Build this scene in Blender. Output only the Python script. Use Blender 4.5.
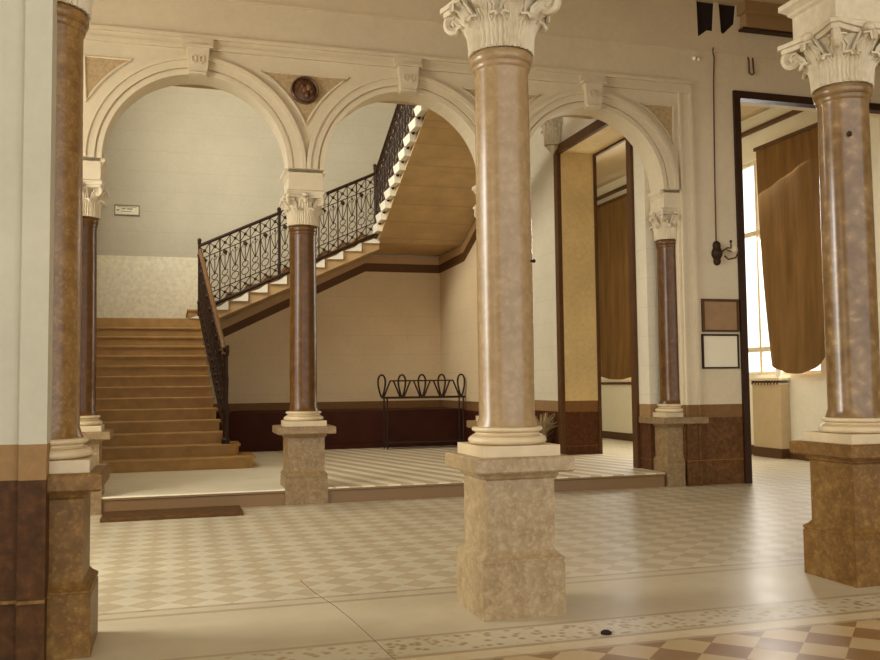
import bpy, bmesh, math, random
from mathutils import Vector, Matrix
from mathutils.geometry import tessellate_polygon
random.seed(7)
for o in list(bpy.data.objects): bpy.data.objects.remove(o)
SC = bpy.context.scene
COL = SC.collection
PI = math.pi

def S(r, g, b):
    f = lambda c: (c/255/12.92) if c/255 <= .04045 else ((c/255+.055)/1.055)**2.4
    return (f(r), f(g), f(b), 1)

# ------------------------------------------------------------------ camera
cam = bpy.data.cameras.new('camera')
cam.sensor_fit = 'HORIZONTAL'; cam.sensor_width = 36
cam.lens = 36*906.886/880
cam.clip_start = .05; cam.clip_end = 200
co = bpy.data.objects.new('camera', cam); COL.objects.link(co)
_r = Vector((0.95879269, -0.28386816, -0.01163770))
_u = Vector((-0.00557284, -0.05974578, 0.99819807))
_w = Vector((0.28405195, 0.95700016, 0.05886577))
co.matrix_world = Matrix(((_r.x, _u.x, -_w.x, 0), (_r.y, _u.y, -_w.y, 0), (_r.z, _u.z, -_w.z, 1.6), (0, 0, 0, 1)))
SC.camera = co

# ------------------------------------------------------------------ world, lights, exposure
wd = bpy.data.worlds.new('daylight'); SC.world = wd; wd.use_nodes = True
bg = wd.node_tree.nodes['Background']
bg.inputs['Color'].default_value = (1.0, .99, .96, 1); bg.inputs['Strength'].default_value = 1.6
SC.view_settings.view_transform = 'Standard'; SC.view_settings.look = 'None'
SC.view_settings.exposure = 0.5; SC.view_settings.gamma = 1
SC.cycles.max_bounces = 8; SC.cycles.diffuse_bounces = 5; SC.cycles.glossy_bounces = 3
SC.cycles.transparent_max_bounces = 6; SC.cycles.sample_clamp_indirect = 4
SC.cycles.caustics_reflective = False; SC.cycles.caustics_refractive = False

def area(name, loc, aim, sx, sy, power, color=(1, .99, .96)):
    l = bpy.data.lights.new(name, 'AREA'); l.shape = 'RECTANGLE'; l.size = sx; l.size_y = sy
    l.energy = power; l.color = color
    o = bpy.data.objects.new(name, l); COL.objects.link(o); o.location = loc
    d = Vector(aim)-Vector(loc)
    o.rotation_euler = d.to_track_quat('-Z', 'Y').to_euler()
    return o
# daylight standing in the windows
area('daylight_hall_window', (-5.35, 7.9, 3.3), (0, 7.7, 0.4), 2.0, 4.2, 390)
area('daylight_hall_window', (-5.35, 10.7, 3.3), (2, 9.5, 0.4), 2.0, 4.2, 70)
area('daylight_stair_window', (-2.25, 16.6, 7.2), (3, 18.2, 4.6), 3.6, 3.0, 430)
area('daylight_side_window', (12.6, 16.1, 4.0), (8, 15.5, 1.5), 3.0, 4.2, 460)
area('daylight_side_window', (12.6, 20.5, 4.0), (8, 19.5, 1.5), 3.0, 4.2, 620)

# ------------------------------------------------------------------ materials
def _nodes(name):
    m = bpy.data.materials.new(name); m.use_nodes = True
    nt = m.node_tree; b = nt.nodes['Principled BSDF']
    return m, nt, b
def _noise(nt, vec, scale, detail=4, rough=.55):
    n = nt.nodes.new('ShaderNodeTexNoise'); n.inputs['Scale'].default_value = scale
    n.inputs['Detail'].default_value = detail; n.inputs['Roughness'].default_value = rough
    nt.links.new(vec, n.inputs['Vector']); return n
def _ramp(nt, fac, stops):
    r = nt.nodes.new('ShaderNodeValToRGB'); e = r.color_ramp.elements
    while len(e) < len(stops): e.new(.5)
    for i, (p, c) in enumerate(stops): e[i].position = p; e[i].color = c
    nt.links.new(fac, r.inputs['Fac']); return r
def _mix(nt, fac, a, b, blend='MIX'):
    x = nt.nodes.new('ShaderNodeMix'); x.data_type = 'RGBA'; x.blend_type = blend
    for v, k in ((fac, 0), (a, 6), (b, 7)):
        if hasattr(v, 'links') or hasattr(v, 'is_linked'): nt.links.new(v, x.inputs[k])
        else: x.inputs[k].default_value = v
    return x.outputs[2]
def _math(nt, op, a, b=None, c=None):
    x = nt.nodes.new('ShaderNodeMath'); x.operation = op
    for i, v in enumerate((a, b, c)):
        if v is None: continue
        if hasattr(v, 'is_linked'): nt.links.new(v, x.inputs[i])
        else: x.inputs[i].default_value = v
    return x.outputs[0]
def _geo(nt): return nt.nodes.new('ShaderNodeNewGeometry').outputs['Position']
def _obj(nt): return nt.nodes.new('ShaderNodeTexCoord').outputs['Object']
def _bump(nt, b, h, strength=.2, dist=.01):
    n = nt.nodes.new('ShaderNodeBump'); n.inputs['Strength'].default_value = strength
    n.inputs['Distance'].default_value = dist
    nt.links.new(h, n.inputs['Height']); nt.links.new(n.outputs[0], b.inputs['Normal'])
def lerp(a, b, t): return tuple(a[i]*(1-t)+b[i]*t for i in range(3))+(1,)
def scl(c, k): return (c[0]*k, c[1]*k, c[2]*k, 1)

def plain(name, c, rough=.6, var=.12, scale=6, metal=0, bump=0, spec=.5):
    m, nt, b = _nodes(name)
    n = _noise(nt, _obj(nt), scale)
    r = _ramp(nt, n.outputs['Fac'], [(.3, scl(c, 1-var)), (.7, scl(c, 1+var))])
    nt.links.new(r.outputs[0], b.inputs['Base Color'])
    b.inputs['Roughness'].default_value = rough; b.inputs['Metallic'].default_value = metal
    b.inputs['Specular IOR Level'].default_value = spec
    if bump: _bump(nt, b, n.outputs['Fac'], bump)
    return m

def marble(name, c0, c1, c2, scale=5, rough=.22, spec=.5):
    m, nt, b = _nodes(name)
    v = _obj(nt)
    n1 = _noise(nt, v, scale, 8, .65)
    w = nt.nodes.new('ShaderNodeVectorMath'); w.operation = 'MULTIPLY_ADD'
    nt.links.new(n1.outputs['Color'], w.inputs[0]); w.inputs[1].default_value = (.25, .25, .25); nt.links.new(v, w.inputs[2])
    vo = nt.nodes.new('ShaderNodeTexVoronoi'); vo.feature = 'F1'; vo.inputs['Scale'].default_value = scale*2.4
    nt.links.new(w.outputs[0], vo.inputs['Vector'])
    a = _ramp(nt, vo.outputs['Distance'], [(.05, c2), (.3, c1), (.7, c0)])
    d = _ramp(nt, n1.outputs['Fac'], [(.3, c0), (.52, c1), (.75, c2)])
    col = _mix(nt, .5, a.outputs[0], d.outputs[0])
    nt.links.new(col, b.inputs['Base Color'])
    b.inputs['Roughness'].default_value = rough; b.inputs['Specular IOR Level'].default_value = spec
    return m

def wallpaint(name, top, mid=None, low=None, z0=1.03, z1=1.23, zb=.38, courses=False, rough=.75, var=.06, lowrough=.45):
    """limewash above, a painted band and a stone dado below: real paint zones by height"""
    m, nt, b = _nodes(name)
    g = _geo(nt)
    sep = nt.nodes.new('ShaderNodeSeparateXYZ'); nt.links.new(g, sep.inputs[0])
    n = _noise(nt, g, 1.3, 6, .6); n2 = _noise(nt, g, 14, 5, .6)
    f = _math(nt, 'ADD', _math(nt, 'MULTIPLY', n.outputs['Fac'], .6), _math(nt, 'MULTIPLY', n2.outputs['Fac'], .4))
    r = _ramp(nt, f, [(.35, scl(top, 1-var)), (.65, scl(top, 1+var))])
    col = r.outputs[0]
    if courses:
        fr = _math(nt, 'FRACT', _math(nt, 'MULTIPLY', sep.outputs[2], 1/.46))
        line = _math(nt, 'LESS_THAN', fr, .022)
        col = _mix(nt, _math(nt, 'MULTIPLY', line, .5), col, scl(top, .78))
    if low:
        lr = _ramp(nt, n2.outputs['Fac'], [(.3, scl(low, .65)), (.5, low), (.72, scl(low, 1.6))])
        mr = _ramp(nt, n2.outputs['Fac'], [(.3, scl(mid, .88)), (.7, scl(mid, 1.12))])
        above0 = _math(nt, 'GREATER_THAN', sep.outputs[2], z0)
        above1 = _math(nt, 'GREATER_THAN', sep.outputs[2], z1)
        line = _math(nt, 'LESS_THAN', _math(nt, 'ABSOLUTE', _math(nt, 'SUBTRACT', sep.outputs[2], zb)), .006)
        lo = _mix(nt, line, lr.outputs[0], scl(low, 2.2))
        c2 = _mix(nt, above0, lo, mr.outputs[0])
        col = _mix(nt, above1, c2, col)
        rr = _math(nt, 'MULTIPLY_ADD', above0, rough-lowrough, lowrough)
        nt.links.new(rr, b.inputs['Roughness'])
    else:
        b.inputs['Roughness'].default_value = rough
    nt.links.new(col, b.inputs['Base Color']); b.inputs['Specular IOR Level'].default_value = .2
    _bump(nt, b, n2.outputs['Fac'], .08, .006)
    return m

PAINT = S(200, 178, 138)
M = {}
M['wall_mid'] = wallpaint('arcade limewash', S(211, 196, 166), S(124, 92, 54), S(94, 62, 30))
M['pier'] = wallpaint('pier limewash', S(195, 190, 167), S(150, 118, 78), S(78, 50, 24), z0=1.068, z1=1.275, zb=.375, lowrough=.6)
M['wall_stair'] = wallpaint('stair hall limewash', S(194, 186, 161), S(125, 88, 50), S(70, 32, 20), courses=True, z0=1.0, z1=1.2)
M['wall_side'] = wallpaint('side wall limewash', S(214, 204, 178), S(150, 118, 78), S(80, 48, 26), z0=1.03, z1=1.24, courses=True)
M['room'] = wallpaint('side room limewash', S(224, 218, 198))
M['hall'] = wallpaint('hall limewash', S(190, 172, 138))
M['ceil'] = plain('ceiling plaster', S(190, 168, 130), .8, .05, 2)
M['trimstone'] = plain('pale moulding stone', S(208, 193, 163), .6, .07, 9)
M['capstone'] = plain('pale carved stone', S(200, 186, 156), .6, .10, 14, bump=.15)
M['pedestal'] = marble('speckled pedestal marble', S(136, 111, 75), S(167, 145, 108), S(188, 169, 132), 9, .4)
M['pedestal_dark'] = marble('brown pedestal marble', S(95, 66, 29), S(125, 91, 43), S(166, 130, 69), 9, .45, .3)
M['pedestal_mid'] = marble('arcade pedestal stone', S(112, 88, 56), S(146, 120, 82), S(168, 142, 104), 9, .4)
M['shaft'] = marble('polished veined marble', S(138, 112, 74), S(158, 131, 92), S(172, 146, 108), 6, .26)  # marble of the hall columns, lightened here as if lit from the left
M['shaft_mid'] = marble('polished brown marble', S(96, 70, 38), S(130, 101, 62), S(170, 144, 104), 4, .22)
M['shaft_brown'] = marble('mottled brown marble', S(105, 75, 36), S(139, 104, 57), S(177, 143, 87), 10, .3)
M['shaft_dark'] = marble('dark polished marble', S(80, 50, 18), S(96, 63, 26), S(118, 82, 40), 4, .26, .3)
M['base'] = plain('pale base marble', S(206, 186, 148), .4, .06, 9)
M['step'] = plain('brown stone steps', S(168, 130, 75), .5, .14, 5, spec=.25)
M['step_face'] = plain('brown stone', S(128, 94, 58), .5, .12, 5)
M['marble_white'] = plain('white marble', S(240, 232, 208), .35, .03, 5)
M['iron'] = plain('dark wrought iron', S(50, 30, 14), .55, .1, 20, spec=.25)
M['rail'] = plain('polished handrail wood', S(110, 76, 44), .25, .1, 8)
M['wood'] = plain('dark brown wood', S(86, 56, 28), .5, .15, 6, spec=.25)
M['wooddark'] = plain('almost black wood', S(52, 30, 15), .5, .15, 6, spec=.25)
M['soffit'] = None
M['band'] = plain('dark painted band', S(98, 64, 32), .6, .08, 5, spec=.25)
M['tan'] = wallpaint('tan shade under the stairs', S(216, 192, 152), courses=True)  # darker copy of the wall colour, imitating the shade below the flights
M['reveal'] = wallpaint('mottled brown door lining', S(218, 193, 140), S(130, 92, 52), S(84, 48, 24), z0=1.03, z1=1.24, var=.16)
M['stripe'] = plain('light painted stripe', S(186, 150, 102), .6, .06, 5)
M['dado_dark'] = plain('deep maroon dado', S(62, 30, 17), .8, .15, 3, spec=.15)
M['landing_dado'] = plain('mottled landing dado', S(229, 221, 189), .5, .12, 12)
M['beam'] = plain('brown painted beam', S(152, 120, 80), .7, .1, 4)
M['stipple'] = plain('stippled field', S(176, 150, 110), .8, .2, 30)
M['medallion'] = marble('bronze brown medallion', S(52, 24, 12), S(96, 58, 30), S(170, 130, 84), 7, .4)
M['curtain'] = None
M['paper'] = plain('pale paper', S(232, 222, 196), .7, .02, 3)
M['paperbrown'] = plain('brown print', S(150, 118, 80), .6, .12, 5)
M['ink'] = plain('faded ink', S(130, 112, 80), .7, .05, 5)
M['leaf'] = plain('dry green leaf', S(182, 158, 114), .6, .25, 9)
M['pot'] = plain('clay pot', S(96, 62, 34), .6, .12, 6)
M['white'] = plain('white glaze', S(245, 240, 225), .3, .01, 5)
M['radiator'] = plain('tan painted casing', S(186, 164, 126), .7, .05, 5)
M['mat'] = plain('worn dark mat', S(92, 66, 38), .95, .2, 14, spec=.1)
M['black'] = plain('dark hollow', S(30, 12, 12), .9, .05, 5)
M['cord'] = plain('dark cord', S(80, 50, 28), .7, .05, 5)

def soffit_mat():
    m, nt, b = _nodes('boarded soffit')
    g = _geo(nt); sep = nt.nodes.new('ShaderNodeSeparateXYZ'); nt.links.new(g, sep.inputs[0])
    c = S(196, 162, 110)
    n = _noise(nt, g, 2.2, 5)
    r = _ramp(nt, n.outputs['Fac'], [(.3, scl(c, .85)), (.7, scl(c, 1.12))])
    fr = _math(nt, 'FRACT', _math(nt, 'MULTIPLY', sep.outputs[1], 1/.62))
    line = _math(nt, 'LESS_THAN', fr, .05)
    col = _mix(nt, _math(nt, 'MULTIPLY', line, .45), r.outputs[0], scl(c, .6))
    nt.links.new(col, b.inputs['Base Color']); b.inputs['Roughness'].default_value = .6
    return m
M['soffit'] = soffit_mat()

def curtain_mat():
    m, nt, b = _nodes('brown canvas curtain')
    g = _geo(nt)
    mp = nt.nodes.new('ShaderNodeMapping'); mp.inputs['Scale'].default_value = (1, 1, .12); nt.links.new(g, mp.inputs[0])
    n = _noise(nt, mp.outputs[0], 5, 5, .6)
    c = S(117, 87, 49)
    r = _ramp(nt, n.outputs['Fac'], [(.3, scl(c, .75)), (.7, scl(c, 1.25))])
    nt.links.new(r.outputs[0], b.inputs['Base Color']); b.inputs['Roughness'].default_value = .85
    b.inputs['Specular IOR Level'].default_value = .1
    return m
M['curtain'] = curtain_mat()

def glass_mat():
    m = bpy.data.materials.new('window glass'); m.use_nodes = True; nt = m.node_tree
    for n in list(nt.nodes): nt.nodes.remove(n)
    out = nt.nodes.new('ShaderNodeOutputMaterial'); t = nt.nodes.new('ShaderNodeBsdfTransparent')
    t.inputs[0].default_value = (.96, .95, .92, 1)
    g = nt.nodes.new('ShaderNodeBsdfGlossy'); g.inputs['Roughness'].default_value = .05
    mx = nt.nodes.new('ShaderNodeMixShader'); mx.inputs[0].default_value = .06
    nt.links.new(t.outputs[0], mx.inputs[1]); nt.links.new(g.outputs[0], mx.inputs[2]); nt.links.new(mx.outputs[0], out.inputs[0])
    return m
M['glass'] = glass_mat()

def floor_mat():
    m, nt, b = _nodes('patterned tile floor')
    g = _geo(nt); sep = nt.nodes.new('ShaderNodeSeparateXYZ'); nt.links.new(g, sep.inputs[0])
    X, Y = sep.outputs[0], sep.outputs[1]
    A, B_, D = S(204, 195, 168), S(188, 173, 141), S(196, 184, 154)
    rot = nt.nodes.new('ShaderNodeMapping'); rot.inputs['Rotation'].default_value = (0, 0, PI/4)
    nt.links.new(g, rot.inputs[0])
    flat = nt.nodes.new('ShaderNodeVectorMath'); flat.operation = 'MULTIPLY_ADD'
    nt.links.new(rot.outputs[0], flat.inputs[0]); flat.inputs[1].default_value = (1, 1, 0); flat.inputs[2].default_value = (.003, .003, .5)
    ck = nt.nodes.new('ShaderNodeTexChecker'); ck.inputs['Scale'].default_value = 1/.21
    nt.links.new(flat.outputs[0], ck.inputs['Vector'])
    ck.inputs['Color1'].default_value = A; ck.inputs['Color2'].default_value = B_
    ck2 = nt.nodes.new('ShaderNodeTexChecker'); ck2.inputs['Scale'].default_value = 1/.25
    nt.links.new(flat.outputs[0], ck2.inputs['Vector'])
    ck2.inputs['Color1'].default_value = S(194, 170, 128); ck2.inputs['Color2'].default_value = S(144, 110, 70)
    def band(lo, hi): return _math(nt, 'MULTIPLY', _math(nt, 'GREATER_THAN', Y, lo), _math(nt, 'LESS_THAN', Y, hi))
    col = _mix(nt, band(5.22, 6.9), ck.outputs[0], D)
    col = _mix(nt, band(-9, 5.06), col, ck2.outputs[0])
    spk = nt.nodes.new('ShaderNodeTexVoronoi'); spk.inputs['Scale'].default_value = 16; nt.links.new(g, spk.inputs['Vector'])
    sp = _ramp(nt, spk.outputs['Distance'], [(.2, S(168, 140, 100)), (.5, A)])
    col = _mix(nt, band(5.30, 5.62), col, sp.outputs[0])
    for lo, hi in ((5.06, 5.10), (5.24, 5.28), (5.64, 5.68), (6.72, 6.78), (6.9, 6.95)):
        col = _mix(nt, _math(nt, 'MULTIPLY', band(lo, hi), .45), col, S(138, 106, 68))
    col = _mix(nt, _math(nt, 'MULTIPLY', band(5.10, 5.24), .7), col, S(212, 194, 156))
    n = _noise(nt, g, 1.1, 6, .6)
    dirt = _ramp(nt, n.outputs['Fac'], [(.3, (.86, .85, .83, 1)), (.7, (1.05, 1.05, 1.05, 1))])
    col = _mix(nt, 1.0, col, dirt.outputs[0], 'MULTIPLY')
    nt.links.new(col, b.inputs['Base Color'])
    n2 = _noise(nt, g, 3, 4); rr = _math(nt, 'MULTIPLY_ADD', n2.outputs['Fac'], .25, .22)
    nt.links.new(rr, b.inputs['Roughness']); b.inputs['Specular IOR Level'].default_value = .5
    return m
M['floor'] = floor_mat()
def platform_mat():
    m, nt, b = _nodes('striped platform tiles')
    g = _geo(nt); sep = nt.nodes.new('ShaderNodeSeparateXYZ'); nt.links.new(g, sep.inputs[0])
    A, B_ = S(235, 226, 196), S(183, 157, 118)
    d = _math(nt, 'ADD', sep.outputs[0], _math(nt, 'MULTIPLY', sep.outputs[1], .25))
    fr = _math(nt, 'FRACT', _math(nt, 'MULTIPLY', d, 1/.36))
    st = _math(nt, 'LESS_THAN', fr, .5)
    on = _math(nt, 'MULTIPLY', _math(nt, 'GREATER_THAN', sep.outputs[0], 2.1), .8)
    n = _noise(nt, g, 2, 5)
    base = _ramp(nt, n.outputs['Fac'], [(.3, scl(A, .9)), (.7, scl(A, 1.05))])
    col = _mix(nt, _math(nt, 'MULTIPLY', st, on), base.outputs[0], B_)
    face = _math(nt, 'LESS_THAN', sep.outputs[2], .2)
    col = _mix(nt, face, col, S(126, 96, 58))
    nt.links.new(col, b.inputs['Base Color']); b.inputs['Roughness'].default_value = .35
    return m
M['platform'] = platform_mat()

# ------------------------------------------------------------------ geometry helpers
class MB:
    def __init__(s): s.bm = bmesh.new()
    def box(s, x0, y0, z0, x1, y1, z1, bev=0):
        b = s.bm
        vs = [b.verts.new((x, y, z)) for x in (x0, x1) for y in (y0, y1) for z in (z0, z1)]
        fs = []
        for q in ((0, 1, 3, 2), (4, 6, 7, 5), (0, 4, 5, 1), (2, 3, 7, 6), (0, 2, 6, 4), (1, 5, 7, 3)):
            fs.append(b.faces.new([vs[i] for i in q]))
        if bev:
            es = list({e for f in fs for e in f.edges})
            bmesh.ops.bevel(b, geom=es, offset=bev, segments=2, affect='EDGES', profile=.6)
        return s
    def prism(s, pts, axis, a, c):
        """extrude a 2-D outline along axis ('x': pts are (y,z); 'y': (x,z); 'z': (x,y))"""
        def P(p, t):
            return {'x': (t, p[0], p[1]), 'y': (p[0], t, p[1]), 'z': (p[0], p[1], t)}[axis]
        v0 = [s.bm.verts.new(P(p, a)) for p in pts]; v1 = [s.bm.verts.new(P(p, c)) for p in pts]
        n = len(pts)
        for i in range(n): s.bm.faces.new((v0[i], v0[(i+1) % n], v1[(i+1) % n], v1[i]))
        if n <= 4: s.bm.faces.new(v0); s.bm.faces.new(v1[::-1]); return s
        for t in tessellate_polygon([[Vector((p[0], p[1], 0)) for p in pts]]):
            s.bm.faces.new([v0[i] for i in t]); s.bm.faces.new([v1[i] for i in t[::-1]])
        return s
    def lathe(s, prof, c=(0, 0), seg=32, cap=True):
        rings = []
        for r, z in prof:
            rings.append([s.bm.verts.new((c[0]+r*math.cos(2*PI*k/seg), c[1]+r*math.sin(2*PI*k/seg), z)) for k in range(seg)])
        for a, b in zip(rings, rings[1:]):
            for k in range(seg): s.bm.faces.new((a[k], a[(k+1) % seg], b[(k+1) % seg], b[k]))
        if cap:
            s.bm.faces.new(rings[0][::-1]); s.bm.faces.new(rings[-1])
        return s
    def sqlathe(s, prof, c=(0, 0)):
        """square mouldings: (half width, z)"""
        rings = [[s.bm.verts.new((c[0]+sx*h, c[1]+sy*h, z)) for sx, sy in ((-1, -1), (1, -1), (1, 1), (-1, 1))] for h, z in prof]
        for a, b in zip(rings, rings[1:]):
            for k in range(4): s.bm.faces.new((a[k], a[(k+1) % 4], b[(k+1) % 4], b[k]))
        s.bm.faces.new(rings[0][::-1]); s.bm.faces.new(rings[-1])
        return s
    def tube(s, pts, r, n=6, closed=False):
        pts = [Vector(p) for p in pts]; N = len(pts)
        rad = r if isinstance(r, (list, tuple)) else [r]*N
        rings = []; prev = None
        for i, p in enumerate(pts):
            if closed: t = pts[(i+1) % N]-pts[i-1]
            else: t = pts[min(i+1, N-1)]-pts[max(i-1, 0)]
            if t.length < 1e-9: t = Vector((0, 0, 1))
            t.normalize()
            if prev is None:
                a = Vector((0, 0, 1)) if abs(t.z) < .9 else Vector((1, 0, 0))
                nrm = t.cross(a).normalized()
            else:
                nrm = (prev-t*prev.dot(t))
                nrm = nrm.normalized() if nrm.length > 1e-6 else prev
            prev = nrm; bn = t.cross(nrm)
            rings.append([s.bm.verts.new(p+(nrm*math.cos(2*PI*k/n)+bn*math.sin(2*PI*k/n))*rad[i]) for k in range(n)])
        for i in range(N if closed else N-1):
            a, b = rings[i], rings[(i+1) % N]
            for k in range(n): s.bm.faces.new((a[k], a[(k+1) % n], b[(k+1) % n], b[k]))
        if not closed:
            s.bm.faces.new(rings[0][::-1]); s.bm.faces.new(rings[-1])
        return s
    def sphere(s, c, r, sz=1, seg=10):
        g = bmesh.ops.create_uvsphere(s.bm, u_segments=seg, v_segments=max(6, seg//2+2), radius=r)
        for v in g['verts']: v.co = Vector((v.co.x, v.co.y, v.co.z*sz))+Vector(c)
        return s
    def solid(s, grid, th):
        """close a grid of points into a sheet with thickness th along its normals"""
        nu, nv = len(grid), len(grid[0])
        G = [[Vector(p) for p in row] for row in grid]
        def nr(i, j):
            a = G[min(i+1, nu-1)][j]-G[max(i-1, 0)][j]; b = G[i][min(j+1, nv-1)]-G[i][max(j-1, 0)]
            n = a.cross(b); return n.normalized() if n.length > 1e-9 else Vector((0, 0, 1))
        top = [[s.bm.verts.new(G[i][j]+nr(i, j)*th/2) for j in range(nv)] for i in range(nu)]
        bot = [[s.bm.verts.new(G[i][j]-nr(i, j)*th/2) for j in range(nv)] for i in range(nu)]
        for i in range(nu-1):
            for j in range(nv-1):
                s.bm.faces.new((top[i][j], top[i+1][j], top[i+1][j+1], top[i][j+1]))
                s.bm.faces.new((bot[i][j], bot[i][j+1], bot[i+1][j+1], bot[i+1][j]))
        for i in range(nu-1):
            for j in (0, nv-1):
                s.bm.faces.new((top[i][j], top[i+1][j], bot[i+1][j], bot[i][j]))
        for j in range(nv-1):
            for i in (0, nu-1):
                s.bm.faces.new((top[i][j], top[i][j+1], bot[i][j+1], bot[i][j]))
        return s
    def build(s, name, mat, parent=None, smooth=False, label=None):
        bmesh.ops.recalc_face_normals(s.bm, faces=s.bm.faces)
        me = bpy.data.meshes.new(name); s.bm.to_mesh(me); s.bm.free()
        me.materials.append(M[mat] if isinstance(mat, str) else mat)
        if smooth:
            for p in me.polygons: p.use_smooth = True
            try: me.set_sharp_from_angle(angle=math.radians(38))
            except Exception: pass
        o = bpy.data.objects.new(name, me); COL.objects.link(o)
        if parent: o.parent = parent
        if label: o['label'] = label
        return o

def thing(name, label, cat, loc=(0, 0, 0), rz=0, group=None):
    o = bpy.data.objects.new(name, None); COL.objects.link(o); o.empty_display_size = .2
    o.location = loc; o.rotation_euler = (0, 0, rz); return tag(o, label, cat, group)
def tag(o, label, cat, group=None):
    o['label'] = label; o['category'] = cat
    if group: o['group'] = group
    return o
def struct(o): o['kind'] = 'structure'; return o
def dup(o, parent=None):
    c = o.copy(); COL.objects.link(c)
    if parent: c.parent = parent
    for ch in [x for x in COL.objects if x.parent == o]: dup(ch, c)
    return c

# ------------------------------------------------------------------ dimensions (metres)
YA, YT = 12.26, 12.68          # arcade wall, front and rear
YC = 12.545                    # arcade column axis
X0, SP = .317, 2.868           # first arch crown, arch spacing
ZS, RI, RO = 4.54, 1.20, 1.434 # springing, inner and outer arch radius
YR = 6.156                     # axis of the free columns
ZP = .218                      # raised stair-hall floor
YF, YB = 19.38, 21.16          # front of the second flight, rear wall
XS = 7.166                     # side wall of the stair hall
AX = [X0, X0+SP, X0+2*SP]      # arch axes
CX = [X0-SP/2, X0+SP/2, X0+1.5*SP, X0+2.5*SP]

# ------------------------------------------------------------------ structure
struct(MB().box(-5.2, -3, -.12, 14, YA+.3, 0).box(7.9, YA+.3, -.12, 12.3, 25.2, 0).build('floor', 'floor'))
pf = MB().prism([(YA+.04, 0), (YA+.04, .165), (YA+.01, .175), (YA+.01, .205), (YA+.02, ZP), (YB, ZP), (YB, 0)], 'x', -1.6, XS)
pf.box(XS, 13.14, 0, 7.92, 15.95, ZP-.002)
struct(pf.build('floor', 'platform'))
struct(MB().box(-5.2, -3, 7.6, 14, YT, 7.75).build('ceiling', 'ceil'))
struct(MB().box(-2.0, YT, 9.8, XS+.75, YB+.3, 9.95).build('ceiling', 'ceil'))
struct(MB().box(7.9, YT, 7.3, 12.4, 25.2, 7.45).build('ceiling', 'ceil'))
struct(MB().box(-1.6, YT, 6.28, XS, 14.5, 6.96).build('ceiling', 'ceil'))

# the arcade wall: three arches and the tall doorway, one outline
out = [(-5, 0), (-1.15, 0), (-1.15, 4.26), (AX[0]-RI, 4.26)]
for i, ax in enumerate(AX):
    for k in range(0, 33):
        t = PI-PI*k/32; out.append((ax+RI*math.cos(t), ZS+RI*math.sin(t)))
    if i < 2: out += [(ax+RI, 4.26), (AX[i+1]-RI, 4.26)]
# (the ragged recess high on the right is cut in the same outline)
out += [(AX[2]+RI, 4.26), (7.5, 4.26), (7.5, 0), (8.60, 0), (8.60, 6.12), (11.75, 6.12), (11.75, 0), (14, 0), (14, 7.6),
        (8.66, 7.6), (8.62, 7.3), (8.4, 7.1), (8.36, 7.13), (8.33, 7.6), (8.26, 7.6), (8.22, 7.13), (8.1, 7.13), (7.99, 7.05), (7.94, 7.02), (7.93, 7.6), (-5, 7.6)]
struct(MB().prism(out, 'y', YA, YT).build('wall_middle', 'wall_mid'))
struct(MB().box(7.8, YA+.04, 7.0, 8.8, YT+.01, 7.6).build('trim_1', 'black'))  # near-black backing puts the darkness of the recess into its colour

# stair hall walls
struct(MB().box(-2.0, YB, 0, XS+.75, YB+.3, 9.9).build('wall_back', 'wall_stair'))
w = MB()  # left wall with a tall window high up
for a in ((YT, 0, 14.8, 9.9), (18.4, 0, YB, 9.9), (14.8, 0, 18.4, 5.6), (14.8, 8.8, 18.4, 9.9)):
    w.box(-2.0, a[0], a[1], -1.6, a[2], a[3])
struct(w.build('wall_left', 'wall_stair'))
w = MB()  # side wall with the doorway
for a in ((YT, 0, 13.14, 9.9), (15.95, 0, YB, 9.9), (13.14, 6.05, 15.95, 9.9)):
    w.box(XS, a[0], a[1], XS+.75, a[2], a[3])
struct(w.build('wall_side', 'wall_side'))
struct(MB().box(6.3, 17.6, ZP, XS, YB, 9.8).build('wall_side', 'wall_stair'))
# hall
w = MB()
for a in ((-3, 0, 1.0, 7.6), (3.6, 0, 6.75, 7.6), (9.05, 0, 9.55, 7.6), (11.85, 0, YA, 7.6)):
    w.box(-5.2, a[0], a[1], -4.9, a[2], a[3])
for a in ((1.0, 3.6), (6.75, 9.05), (9.55, 11.85)):
    w.box(-5.2, a[0], 0, -4.9, a[1], 1.0).box(-5.2, a[0], 5.7, -4.9, a[1], 7.6)
struct(w.build('wall_left', 'hall'))
struct(MB().box(13.7, -3, 0, 14, YA, 7.6).build('wall_right', 'hall'))
pr = MB().box(-4.9, 5.785, 0, -.842, 6.45, 7.6)
pr.box(-.842, 5.745, 0, -.692, 6.45, 7.6)
struct(pr.build('wall_front', 'pier'))
struct(MB().box(-4.9, 5.765, .365, -.842, 5.785, .385).box(-.842, 5.725, .365, -.690, 5.745, .385).build('baseboard_front', 'pedestal_dark'))
# beam over the free columns
struct(MB().box(-4.9, 5.85, 5.15, 13.7, 6.46, 7.6).build('trim_2', 'hall'))
# side room
w = MB()
for a in ((YT, 0, 14.75, 7.3), (17.7, 0, 20.6, 7.3), (24.1, 0, 25.2, 7.3), (14.75, 0, 17.7, 1.7), (14.75, 6.35, 17.7, 7.3), (20.6, 0, 24.1, 1.7), (20.6, 6.35, 24.1, 7.3)):
    w.box(12.056, a[0], a[1], 12.4, a[2], a[3])
struct(w.build('wall_right', 'room'))
struct(MB().box(7.9, 24.9, 0, 12.4, 25.2, 7.3).build('wall_back', 'room'))
struct(MB().box(7.92, YB, 0, 7.95, 24.9, 7.3).build('wall_left', 'room'))
struct(MB().box(12.0, YT, 0, 12.056, 24.9, .2).build('baseboard_right', 'wood'))
struct(MB().box(7.95, YT, 6.95, 12.056, YT+.1, 7.02).box(11.94, YT+.1, 6.93, 12.056, 24.9, 7.0).build('trim_3', 'wood'))

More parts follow.
